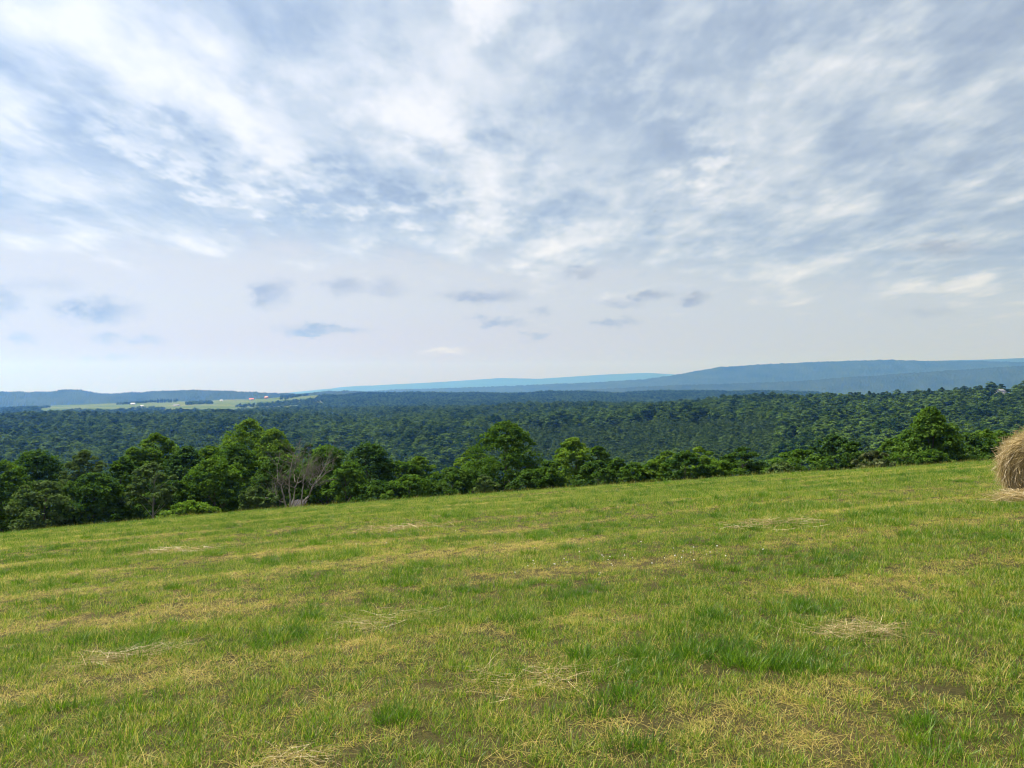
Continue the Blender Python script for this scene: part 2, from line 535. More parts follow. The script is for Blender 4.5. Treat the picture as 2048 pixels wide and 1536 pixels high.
def ground_z(X, Y):
    X = np.atleast_1d(np.asarray(X, float)); Y = np.atleast_1d(np.asarray(Y, float))
    u = np.clip(X / np.maximum(Y, 1), U[0], U[-1]); y = np.clip(Y, YR[0], YR[-1])
    fi = np.interp(u, U, np.arange(len(U))); fj = np.interp(y, YR, np.arange(len(YR)))
    i0 = np.minimum(fi.astype(int), len(U) - 2); j0 = np.minimum(fj.astype(int), len(YR) - 2)
    a = fi - i0; b = fj - j0
    h = (HG[j0, i0] * (1 - a) + HG[j0, i0 + 1] * a) * (1 - b) + (HG[j0 + 1, i0] * (1 - a) + HG[j0 + 1, i0 + 1] * a) * b
    return np.where(Y < 70, field_z(X, Y), h)
def px2x(px, Y): return (px - CX) / F * Y
def row2z(row, Y): return EYE + (HY - row) / F * Y

def build_ground():
    xs = np.concatenate([np.linspace(-180, -40, 50, endpoint=False), np.linspace(-40, 40, 200, endpoint=False), np.linspace(40, 180, 51)])
    ys = np.concatenate([np.linspace(-120, 0, 30, endpoint=False), np.linspace(0, 72, 190)])
    Xg, Yg = np.meshgrid(xs, ys)
    Zg = field_z(Xg, Yg)
    v = np.stack([Xg, Yg, Zg], -1).reshape(-1, 3)
    o = obj('hay_field', mesh_from('hay_field', v, grid_faces(len(ys), len(xs)), M['field'], True))
    tag(o, 'mown hay field sloping down to the left', 'field', kind='structure')
    Yg = np.repeat(YR[:, None], len(U), 1); Xg = Yg * U[None, :]
    Z = HG.copy(); Z[0] -= 0.25
    v = np.stack([Xg, Yg, Z], -1).reshape(-1, 3)
    o = obj('valley_ground', mesh_from('valley_ground', v, grid_faces(len(YR), len(U)), M['valley'], True, attrs={'meadow': MEG.ravel()}))
    tag(o, 'wooded valley and plateau with far pale meadows', 'terrain', kind='structure')
    v = np.array([(-60000, -5000, -220), (60000, -5000, -220), (60000, 60000, -220), (-60000, 60000, -220)], float)
    xs = np.linspace(-27000, 27000, 60); ys = np.linspace(3600, 20500, 60)
    Xg, Yg = np.meshgrid(xs, ys)
    Zg = -222 + (fbm(Xg / 2500, Yg / 2500, 3) - 0.5) * 40
    o = obj('plain', mesh_from('plain', np.stack([Xg, Yg, Zg], -1).reshape(-1, 3), grid_faces(60, 60), M['plain'], True))
    tag(o, 'distant lowland between the ridges', 'terrain', kind='structure')
build_ground()

def ridge(label, D, width, rows, base, ncol, rough, treeh=0.0, back=0.8):
    rows = np.array(rows, float)
    p0, p1 = rows[0, 0], rows[-1, 0]
    px = np.linspace(p0, p1, ncol)
    # smooth crest
    r = np.interp(px, rows[:, 0], rows[:, 1])
    w = max(3, int(ncol / (p1 - p0) * 26)) | 1
    kk = np.hanning(w + 2)[1:-1]; kk /= kk.sum()
    r = np.convolve(np.pad(r, w // 2, mode='edge'), kk, mode='valid')
    s = np.concatenate([-np.linspace(1, 0, 46) ** 1.4, np.linspace(0, 1, 14)[1:]])
    Yr = D + np.where(s < 0, s * width, s * width * back)
    crest = row2z(r, D)
    prof = np.where(s < 0, np.clip(1 + s, 0, 1) ** 0.85, np.clip(1 - s, 0, 1) ** 1.2)
    Yg = np.repeat(Yr[:, None], ncol, 1)
    Xg = Yg * ((px - CX) / F)[None, :]
    Z = base + (crest[None, :] - base) * prof[:, None]
    Z = Z + (fbm(Xg / rough + D, Yg / rough * 0.5, 4) - 0.5) * (rough * 0.22) * (4 * prof * (1 - prof))[:, None]
    if treeh:
        Z = Z + (RNG.random(Z.shape) ** 2) * treeh + (fbm(Xg / 60, Yg / 60, 2) - .5) * treeh
    o = obj('hill', mesh_from('hill', np.stack([Xg, Yg, Z], -1).reshape(-1, 3), grid_faces(len(s), ncol), M['hill'], not treeh))
    tag(o, label, 'hill', kind='structure')
    return o
ridge('low wooded blue ridge behind the far meadows', 4500, 420,
      [(-1700, 792), (-300, 786), (0, 784), (60, 785), (105, 784), (122, 780.5), (150, 780), (172, 783), (200, 788), (232, 788.5), (300, 785), (370, 781), (450, 782.5),
       (520, 786), (600, 788), (640, 785), (670, 783), (720, 785), (800, 790), (900, 797), (1100, 812)], -200, 2400, 300, 9.0)
ridge('dark blue nearer slope under the long ridge at the right', 5800, 1000,
      [(900, 800), (1100, 784), (1350, 771), (1500, 767), (1600, 763), (1700, 755), (1850, 745), (2048, 732), (2600, 722), (3750, 745)], -215, 1500, 700, 8.0)
ridge('long blue mountain ridge rising to the right', 7900, 1400,
      [(560, 792), (750, 782), (900, 777), (1050, 771), (1200, 765), (1300, 758), (1360, 749), (1400, 741), (1440, 734.5), (1550, 728), (1700, 722), (1780, 720),
       (1850, 722.5), (1950, 722), (2048, 725), (2600, 737), (3750, 733)], -215, 1500, 1200, 9.0)
ridge('farthest pale mountain ridge at the centre of the skyline', 18500, 2000,
      [(300, 795), (480, 791), (560, 787), (650, 778), (760, 770), (880, 764), (1000, 756), (1080, 757.5), (1200, 749.5), (1290, 745.5), (1340, 748), (1400, 753), (1700, 770)], -215, 900, 1800)
ridge('pale ridge tip above the long ridge at the right edge', 12500, 1500,
      [(1600, 745), (1850, 723), (1900, 720.5), (1960, 719.5), (2048, 716), (2500, 713), (3750, 722)], -215, 800, 1500)

# ------------------------------------------------------------------ tree building
def profile(shape, t):
    if shape == 'cone':  return np.clip((1 - t) ** 0.72 * np.minimum(1, (t + 0.10) * 4.5), 0.03, 1)
    if shape == 'dome':  return np.clip(np.sqrt(np.clip(1 - t ** 2.2, 0, 1)) * np.minimum(1, 0.72 + t), 0.05, 1)
    if shape == 'vase':  return np.clip(np.sin(np.pi * np.clip(t, 0, 1) ** 1.5 * 0.93 + 0.2), 0.08, 1)
    return np.clip(np.sin(np.pi * (0.13 + 0.87 * t ** 0.85)) ** 0.62, 0.04, 1)   # oval

def crown_data(rng, shape, H, W, base, ncl, nlv, leaf, spiky=False, flat=0.72, round_n=0.0, cmin=0.075, cvar=0.125):
    n0 = ncl
    t = rng.random(n0) ** 0.9
    ang = rng.random(n0) * 2 * math.pi
    lob = 1 + 0.32 * (vnoise(ang * 1.1 + rng.random() * 50, t * 3.1 + rng.random() * 50) - 0.5) * 2
    rr = profile(shape, t) * W / 2 * lob * (1 - 0.62 * rng.random(n0) ** 1.7)
    cr = W * (cmin + cvar * rng.random(n0) ** 1.3) * np.where(t > 0.85, 0.75, 1.0)
    z = base + (H - base) * t
    C = np.stack([rr * np.cos(ang), rr * np.sin(ang), z - cr * 0.55], 1)
    ctone = np.clip(0.45 + 0.33 * (rng.random(n0) - 0.5) * 2, 0, 1)
    idx = np.repeat(np.arange(n0), nlv)
    n = len(idx)
    if spiky:
        nf = 9
        fd = rng.normal(size=(n0, nf, 3)); fd[..., 2] = np.abs(fd[..., 2]) * 0.8 + 0.15
        fd += (C / (np.linalg.norm(C[:, :2], axis=1, keepdims=True) + 0.3) * np.array([1, 1, 0]))[:, None] * 0.7
        fd /= np.linalg.norm(fd, axis=2, keepdims=True)
        k = rng.integers(0, nf, n); s = rng.random(n) ** 0.7
        L = cr[idx] * 1.75
        off = fd[idx, k] * (s * L)[:, None]
        off[:, 2] -= (s ** 2) * L * 0.35
        off += rng.normal(size=(n, 3)) * 0.05 * W / 4
        nrm = rng.normal(size=(n, 3)) * 0.55 + np.array([0, 0, 1.0])
    else:
        dirs = rng.normal(size=(n, 3)); dirs /= np.linalg.norm(dirs, axis=1, keepdims=True)
        dirs[:, 2] = np.where(dirs[:, 2] < -0.25, -dirs[:, 2] * 0.8, dirs[:, 2])
        rad = cr[idx] * (0.5 + 0.5 * rng.random(n) + 0.45 * rng.random(n) ** 6)
        off = dirs * rad[:, None] * np.array([1, 1, flat])
        nrm = dirs * 0.8 + np.array([0, 0, 0.45]) + rng.normal(size=(n, 3)) * 0.55
    P = C[idx] + off
    if round_n:
        o_ = P - np.array([0, 0, base + (H - base) * 0.25]); o_ /= np.linalg.norm(o_, axis=1, keepdims=True)
        nrm = nrm * (1 - round_n) + o_ * round_n * 1.3
    nrm /= np.linalg.norm(nrm, axis=1, keepdims=True)
    a = np.cross(nrm, rng.normal(size=(n, 3))); a /= np.linalg.norm(a, axis=1, keepdims=True) + 1e-9
    b = np.cross(nrm, a)
    sz = leaf * (0.6 + 0.8 * rng.random(n))[:, None]
    V = np.stack([P - a * sz * 0.55, P + b * sz * 0.36 + nrm * sz * 0.08, P + a * sz * 0.55, P - b * sz * 0.36 + nrm * sz * 0.08], 1).reshape(-1, 3)
    Fq = np.arange(4 * n).reshape(-1, 4)
    tone = np.clip(ctone[idx] + (rng.random(n) - 0.5) * 0.45, 0, 1)
    return V, Fq, np.repeat(tone, 4), C

def trunk_join(rng, H, W, base, C, r0, nlimb=14, lean=0.0):
    J = Join()
    n = 9
    tz = np.linspace(0, 1, n)
    wob = np.cumsum(rng.normal(size=(n, 2)) * 0.018 * H, 0) * tz[:, None]
    P = np.stack([wob[:, 0] + lean * tz * H, wob[:, 1], -0.4 + tz * (H * 0.84 + 0.4)], 1)
    R = r0 * (1.25 * (1 - tz) ** 1.1 + 0.08); R[0] *= 1.35
    J.add(*tube(P, R, 7))
    sel = rng.choice(len(C), min(nlimb, len(C)), replace=False)
    for i in sel:
        e = C[i]
        zs = np.clip((e[2] - 0.25 * W) / (H * 0.84), 0.18, 0.8)
        s = np.array([np.interp(zs, tz, P[:, k]) for k in range(3)])
        m = (s + e) / 2 + np.array([0, 0, 0.08 * W]) + rng.normal(size=3) * 0.04 * W
        rr = r0 * 0.42 * (1.1 - zs)
        J.add(*tube([s, m, e], [rr, rr * 0.62, rr * 0.2], 5))
    return J

# ------------------------------------------------------------------ instancing of uncountable stuff through geometry nodes
def scatter(name, P, rot, scl, idx, protos, tone=None):
    me = bpy.data.meshes.new(name)
    n = len(P)
    me.vertices.add(n); me.vertices.foreach_set('co', np.asarray(P, np.float32).ravel())
    def at(k, t, d, f):
        a = me.attributes.new(k, t, 'POINT'); a.data.foreach_set(f, np.ascontiguousarray(d).ravel())
    at('rot', 'FLOAT_VECTOR', np.asarray(rot, np.float32), 'vector')
    scl = np.asarray(scl, np.float32)
    if scl.ndim == 1: scl = np.repeat(scl[:, None], 3, 1)
    at('scl', 'FLOAT_VECTOR', scl, 'vector')
    at('idx', 'INT', np.asarray(idx, np.int32), 'value')
    at('itone', 'FLOAT', np.asarray(tone if tone is not None else np.full(n, .5), np.float32), 'value')
    pc = bpy.data.collections.new(name + '_prototypes')
    for i, p in enumerate(protos):
        o = bpy.data.objects.new('%s_prototype_%02d' % (name, i), p)
        pc.objects.link(o)
    o = obj(name, me)
    g = bpy.data.node_groups.new(name + '_scatter', 'GeometryNodeTree')
    g.interface.new_socket('Geometry', in_out='INPUT', socket_type='NodeSocketGeometry')
    g.interface.new_socket('Geometry', in_out='OUTPUT', socket_type='NodeSocketGeometry')
    gi = g.nodes.new('NodeGroupInput'); go = g.nodes.new('NodeGroupOutput')
    ci = g.nodes.new('GeometryNodeCollectionInfo')
    ci.inputs['Collection'].default_value = pc
    ci.inputs['Separate Children'].default_value = True
    ci.inputs['Reset Children'].default_value = True
    ip = g.nodes.new('GeometryNodeInstanceOnPoints')
    ip.inputs['Pick Instance'].default_value = True
    def na(nm, t):
        nd = g.nodes.new('GeometryNodeInputNamedAttribute'); nd.data_type = t
        nd.inputs['Name'].default_value = nm
        return nd.outputs['Attribute']
    g.links.new(gi.outputs[0], ip.inputs['Points'])
    g.links.new(ci.outputs[0], ip.inputs['Instance'])
    g.links.new(na('idx', 'INT'), ip.inputs['Instance Index'])
    er = g.nodes.new('FunctionNodeEulerToRotation')
    g.links.new(na('rot', 'FLOAT_VECTOR'), er.inputs[0])
    g.links.new(er.outputs[0], ip.inputs['Rotation'])
    g.links.new(na('scl', 'FLOAT_VECTOR'), ip.inputs['Scale'])
    g.links.new(ip.outputs[0], go.inputs[0])
    md = o.modifiers.new('scatter', 'NODES'); md.node_group = g
    return o

# ------------------------------------------------------------------ near tree line: (px, top row, width px, distance, shape, leaf, spiky, crown base fraction, label, category)
TREES = [
 (8, 922, 110, 66, 'oval', 'leaf_mid', 0, .10, 'dark leafy tree cut by the left edge of the picture', 'tree'),
 (72, 905, 105, 74, 'dome', 'leaf_dark', 1, .15, 'dark feathery-leaved tree second from the left edge', 'tree'),
 (168, 901, 82, 72, 'oval', 'leaf_grey', 0, .18, 'pale grey-green tree rising behind the drooping dark tree at the left', 'tree'),
 (88, 962, 120, 57, 'dome', 'leaf_grey', 0, .06, 'low yellowish-green spreading tree at the field edge, far left', 'tree'),
 (188, 946, 118, 59, 'dome', 'leaf_dark', 0, .08, 'drooping dark green tree standing forward at the field edge, left', 'tree'),
 (312, 866, 92, 82, 'oval', 'leaf_bright', 0, .30, 'tall yellow-green tree with a round top in the left group', 'tree'),
 (268, 896, 82, 80, 'oval', 'leaf_mid', 0, .20, 'leafy tree leaning on the left of the tall round-topped yellow-green tree', 'tree'),
 (246, 917, 82, 66, 'oval', 'leaf_dark', 1, .12, 'dark narrow tree between the drooping tree and the slender pale-trunked tree', 'tree'),
 (306, 926, 84, 60, 'oval', 'leaf_grey', 0, .34, 'slender grey-green tree with a bare pale trunk at the field edge', 'tree'),
 (374, 894, 84, 72, 'oval', 'leaf_blue', 1, .12, 'feathery dark tree just right of the round-topped yellow-green tree', 'tree'),
 (420, 892, 84, 76, 'dome', 'leaf_bright', 0, .18, 'bright green tree left of the tallest tree of the left group', 'tree'),
 (432, 916, 116, 64, 'dome', 'leaf_mid', 0, .08, 'broad dark tree in front of the bright tree, left centre', 'tree'),
 (500, 838, 118, 86, 'oval', 'leaf_bright', 0, .18, 'tallest bright green tree of the left group', 'tree'),
 (548, 858, 92, 84, 'oval', 'leaf_bright', 0, .18, 'bright tree joined to the right side of the tallest left tree', 'tree'),
 (474, 886, 96, 74, 'dome', 'leaf_mid', 0, .12, 'mid green tree under the left side of the tallest left tree', 'tree'),
 (560, 915, 120, 66, 'dome', 'leaf_dark', 0, .03, 'shady tree filling the gap behind the bare dead tree', 'tree'),
 (345, 962, 110, 63, 'dome', 'leaf_dark', 0, .03, 'dark low tree behind the bright low shrub at the left', 'tree'),
 (375, 1003, 92, 54, 'dome', 'leaf_bright', 0, .02, 'bright low spreading shrub at the field edge under the left trees', 'shrub'),
 (515, 972, 62, 54, 'oval', 'leaf_grey', 0, .06, 'small grey-green sapling left of the bare dead tree', 'sapling'),
 (655, 892, 122, 66, 'dome', 'leaf_mid', 0, .10, 'bright broad-crowned tree right behind the bare dead tree', 'tree'),
 (618, 888, 60, 76, 'oval', 'leaf_blue', 0, .20, 'bluish narrow treetop peeping out above the bare dead tree', 'tree'),
 (692, 925, 76, 62, 'dome', 'leaf_mid', 0, .06, 'leafy tree on the right flank of the broad bright tree by the dead one', 'tree'),
 (737, 887, 92, 70, 'dome', 'leaf_blue', 1, .20, 'spiky feathery-leaved tree standing alone left of centre', 'tree'),
 (800, 920, 82, 70, 'dome', 'leaf_mid', 0, .10, 'rounded green tree right of the spiky feathery tree', 'tree'),
 (838, 913, 76, 72, 'oval', 'leaf_bright', 0, .12, 'yellow-green rounded tree between the spiky tree and the big oval tree', 'tree'),
 (760, 962, 96, 58, 'dome', 'leaf_dark', 0, .02, 'dark bush at the field edge below the spiky feathery tree', 'bush'),
 (818, 950, 92, 58, 'dome', 'leaf_mid', 0, .03, 'green bush at the field edge below the yellow-green rounded tree', 'bush'),
 (905, 934, 110, 62, 'dome', 'leaf_dark', 0, .04, 'dark wide bush left of the big oval tree', 'bush'),
 (946, 897, 66, 74, 'oval', 'leaf_bright', 0, .12, 'pale bright tree tucked against the left of the big oval tree', 'tree'),
 (1010, 842, 118, 68, 'oval', 'leaf_mid', 0, .10, 'big oval tree standing highest at the centre', 'tree'),
 (970, 948, 40, 55, 'oval', 'leaf_grey', 0, .05, 'little sapling in front of the big oval tree', 'sapling'),
 (1062, 938, 70, 62, 'dome', 'leaf_dark', 0, .03, 'dark bush between the big oval tree and the pointed bright tree', 'bush'),
 (1104, 922, 70, 62, 'dome', 'leaf_mid', 0, .03, 'leafy bush at the left foot of the pointed bright tree', 'bush'),
 (1146, 875, 88, 68, 'oval', 'leaf_bright', 0, .10, 'pointed bright green tree right of the big oval tree', 'tree'),
 (1194, 892, 62, 76, 'oval', 'leaf_mid', 0, .12, 'darker treetop just behind the right of the pointed bright tree', 'tree'),
 (1196, 922, 76, 60, 'oval', 'leaf_dark', 0, .05, 'dark upright bush at the right foot of the pointed bright tree', 'bush'),
 (1232, 916, 58, 66, 'dome', 'leaf_mid', 0, .06, 'small rounded tree one step right of the pointed bright tree', 'tree'),
 (1268, 926, 62, 62, 'dome', 'leaf_mid', 0, .03, 'low bush in the dip of the tree line right of centre', 'bush'),
 (1308, 918, 66, 62, 'dome', 'leaf_bright', 0, .04, 'yellowish bush left of the dark round tree right of centre', 'bush'),
 (1334, 903, 62, 70, 'oval', 'leaf_bright', 0, .10, 'light green tree behind the left side of the dark round tree', 'tree'),
 (1370, 905, 76, 60, 'dome', 'leaf_dark', 0, .04, 'dark round tree right of centre', 'tree'),
 (1398, 894, 66, 68, 'oval', 'leaf_bright', 0, .10, 'bright treetop rising behind the right side of the dark round tree', 'tree'),
 (1446, 921, 72, 60, 'dome', 'leaf_mid', 0, .03, 'green bush between the dark round tree and the dark open-topped tree', 'bush'),
 (1484, 894, 78, 66, 'dome', 'leaf_dark', 0, .10, 'dark tree with a ragged top just left of the gap in the tree line', 'tree'),
 (1520, 921, 44, 66, 'oval', 'leaf_blue', 0, .06, 'small bluish bush on the right of the ragged dark tree', 'bush'),
 (1600, 899, 106, 60, 'dome', 'leaf_mid', 0, .05, 'wide bushy tree just right of the gap in the tree line', 'tree'),
 (1562, 924, 46, 57, 'dome', 'leaf_grey', 0, .04, 'low pale bush on the left of the wide bushy tree by the gap', 'bush'),
 (1668, 871, 76, 70, 'oval', 'leaf_blue', 1, .12, 'feathery bluish tree between the wide bushy tree and the tall pyramid tree', 'tree'),
 (1706, 884, 66, 64, 'dome', 'leaf_dark', 0, .06, 'dark tree on the right flank of the feathery bluish tree', 'tree'),
 (1748, 902, 56, 58, 'dome', 'leaf_flower', 0, .05, 'bush with creamy blossom left of the tall pyramid tree', 'bush'),
 (1790, 876, 62, 66, 'oval', 'leaf_mid', 0, .06, 'green tree beside the left foot of the tall pyramid tree', 'tree'),
 (1862, 814, 140, 62, 'cone', 'leaf_mid', 0, .02, 'tall dense pyramid-shaped tree near the right end', 'tree'),
 (1866, 900, 60, 54, 'dome', 'leaf_mid', 0, .02, 'low shrub at the front foot of the tall pyramid tree', 'shrub'),
 (1938, 864, 70, 68, 'dome', 'leaf_dark', 0, .06, 'very dark tree right of the tall pyramid tree', 'tree'),
 (1970, 858, 56, 70, 'oval', 'leaf_bright', 0, .10, 'lighter green tree left of the hay bale', 'tree'),
 (2000, 862, 60, 66, 'dome', 'leaf_mid', 0, .05, 'green tree partly hidden behind the hay bale', 'tree'),
 (2045, 868, 80, 66, 'dome', 'leaf_mid', 0, .05, 'leafy tree at the right edge behind the top of the hay bale', 'tree'),
]
def build_tree_line():
    for i, (px, top, wpx, Y, shape, lm, spiky, bf, label, cat) in enumerate(TREES):
        rng = np.random.default_rng(100 + i)
        X = px2x(px, Y)
        gz = float(ground_z(X, Y)[0])
        H = max(1.2, row2z(top, Y) - gz)
        W = wpx / F * Y * 1.2
        base = bf * H
        area = W * (H - base)
        ncl = int(np.clip(area * 6.0, 60, 320))
        leaf = 0.215 if W > 2.2 else 0.16
        nlv = 70 if not spiky else 80
        V, Q, tone, C = crown_data(rng, shape, H, W, base, ncl, nlv, leaf, bool(spiky), 0.75, 0.0, 0.05, 0.085)
        name = {'tree': 'tree', 'shrub': 'shrub', 'bush': 'bush', 'sapling': 'sapling'}[cat]
        root = empty(name, (X, Y, gz))
        root.rotation_euler.z = 0
        tag(root, label, cat, 'trees and bushes along the field edge')
        bark = M['bark_pale'] if 'pale trunk' in label else M['bark']
        r0 = np.clip(H * 0.016, 0.035, 0.2)
        obj('trunk', trunk_join(rng, H, W, base, C, r0, 14 if cat == 'tree' else 8).mesh('trunk', bark, True), root)
        obj('crown', mesh_from('crown', V, Q, M[lm], False, attrs={'tone': tone}), root)
build_tree_line()

# ---- the bare dead tree, traced stems, with twigs
def build_dead_tree():
    Y0 = 55.5
    rng = np.random.default_rng(5)
    def w(zx, zy, dy=0.0):
        px = 520 + zx / 10.24; row = 880 + zy / 10.24
        Y = Y0 + dy
        return np.array([px2x(px, Y), Y, row2z(row, Y)])
    stems = [
        ([(545, 1380), (512, 1250), (470, 1080), (440, 920), (370, 860), (350, 600), (380, 420)], .11, 0.0),
        ([(440, 920), (500, 840)], .05, 0.0),
        ([(512, 1280), (420, 1265), (320, 1200), (230, 1160), (110, 1190)], .07, -0.3),
        ([(630, 1380), (620, 1160), (600, 960), (605, 720), (670, 380), (690, 250)], .10, 0.5),
        ([(690, 1370), (715, 1000), (760, 880), (800, 760), (850, 600)], .08, 0.9),
        ([(720, 860), (690, 680), (740, 420), (800, 260)], .05, 0.9),
        ([(760, 880), (860, 840), (900, 760), (960, 650), (1010, 500)], .05, 0.8),
        ([(855, 1370), (860, 1160), (895, 900), (905, 740), (960, 640), (990, 420)], .09, 0.2),
        ([(880, 1380), (920, 1240), (1010, 1140), (1060, 1000), (1090, 930), (1200, 770), (1270, 660), (1340, 500), (1450, 450)], .12, -0.2),
        ([(1090, 930), (1010, 870), (1060, 760), (1090, 650)], .06, -0.2),
        ([(1120, 900), (1240, 780), (1350, 690), (1490, 600)], .07, -0.3),
        ([(1060, 990), (1160, 910), (1260, 940)], .04, -0.3),
    ]
    root = empty('dead_tree', (px2x(585, Y0), Y0, float(ground_z(px2x(585, Y0), Y0)[0])))
    tag(root, 'bare dead grey tree with many twisted stems at the field edge', 'dead tree')
    base = np.array(root.location)
    JT = Join(); JB = Join()
    for k, (pl, r0, dy) in enumerate(stems):
        P = np.array([w(a, b, dy + 0.25 * math.sin(3 * j + k)) for j, (a, b) in enumerate(pl)]) - base
        if pl[0][1] > 1300: P[0, 2] = min(P[0, 2], float(ground_z(P[0, 0] + base[0], P[0, 1] + base[1])[0]) - base[2]) - 0.2
        # resample
        s = np.linspace(0, 1, len(P)); q = np.linspace(0, 1, 4 * len(P))
        R = np.stack([np.interp(q, s, P[:, c]) for c in range(3)], 1) + rng.normal(size=(len(q), 3)) * 0.018
        (JT if r0 > .035 else JB).add(*tube(R, r0 * (1.0 - 0.72 * q) * 0.62, 6))
        # side twigs
        for _ in range(int(len(P) * 2.2)):
            i = rng.integers(len(q) // 3, len(q))
            p = R[min(i, len(R) - 1)]
            d = np.array([rng.normal() * 0.8, rng.normal() * 0.6, 0.35 + rng.random() * 0.9]); d /= np.linalg.norm(d)
            L = 0.5 + rng.random() * 1.0
            m = p + d * L * 0.5 + rng.normal(size=3) * 0.08
            e = p + d * L + np.array([0, 0, 0.15 * L]) + rng.normal(size=3) * 0.1
            JB.add(*tube([p, m, e], [.016, .010, .004], 4))
            for _ in range(4):
                a = p + (e - p) * (0.3 + 0.7 * rng.random())
                d2 = d + rng.normal(size=3) * 0.6
                JB.add(*tube([a, a + d2 * 0.22 + [0, 0, .03], a + d2 * 0.45 + [0, 0, .1]], [.007, .005, .003], 3))
    obj('trunk', JT.mesh('trunk', M['bark_dead'], True), root)
    obj('branches', JB.mesh('branches', M['twig_dead'], True), root)
build_dead_tree()

# ---- collapsed shed under the dead tree
def build_shed():
    Y = 57.5
    X = px2x(597, Y); gz = float(ground_z(X, Y)[0])
    root = empty('old_shed', (X, Y, gz))
    tag(root, 'small sagging weathered shed hidden under the bare dead tree', 'shed')
    top = row2z(1001, Y) - gz
    J = Join(); J.add(*box_vf(-.42, .42, -.35, .45, -0.3, top - .45)); obj('wall', J.mesh('wall', M['old_wood']), root)
    rng = np.random.default_rng(3)
    for i in range(7):
        x0 = -.58 + i * .165
        v = np.array([(x0, -.6, top - .62 + .045 * i), (x0 + .155, -.6, top - .62 + .045 * i), (x0 + .155, .5, top - .02), (x0, .5, top - .02)], float)
        v[:, 2] += rng.normal() * .012
        vv = np.concatenate([v, v + [0, 0, .03]])
        f = np.array([(3, 2, 1, 0), (4, 5, 6, 7), (0, 1, 5, 4), (1, 2, 6, 5), (2, 3, 7, 6), (3, 0, 4, 7)])
        J = Join(); J.add(vv, f); obj('roof_board', J.mesh('roof_board', M['old_wood']), root)
build_shed()

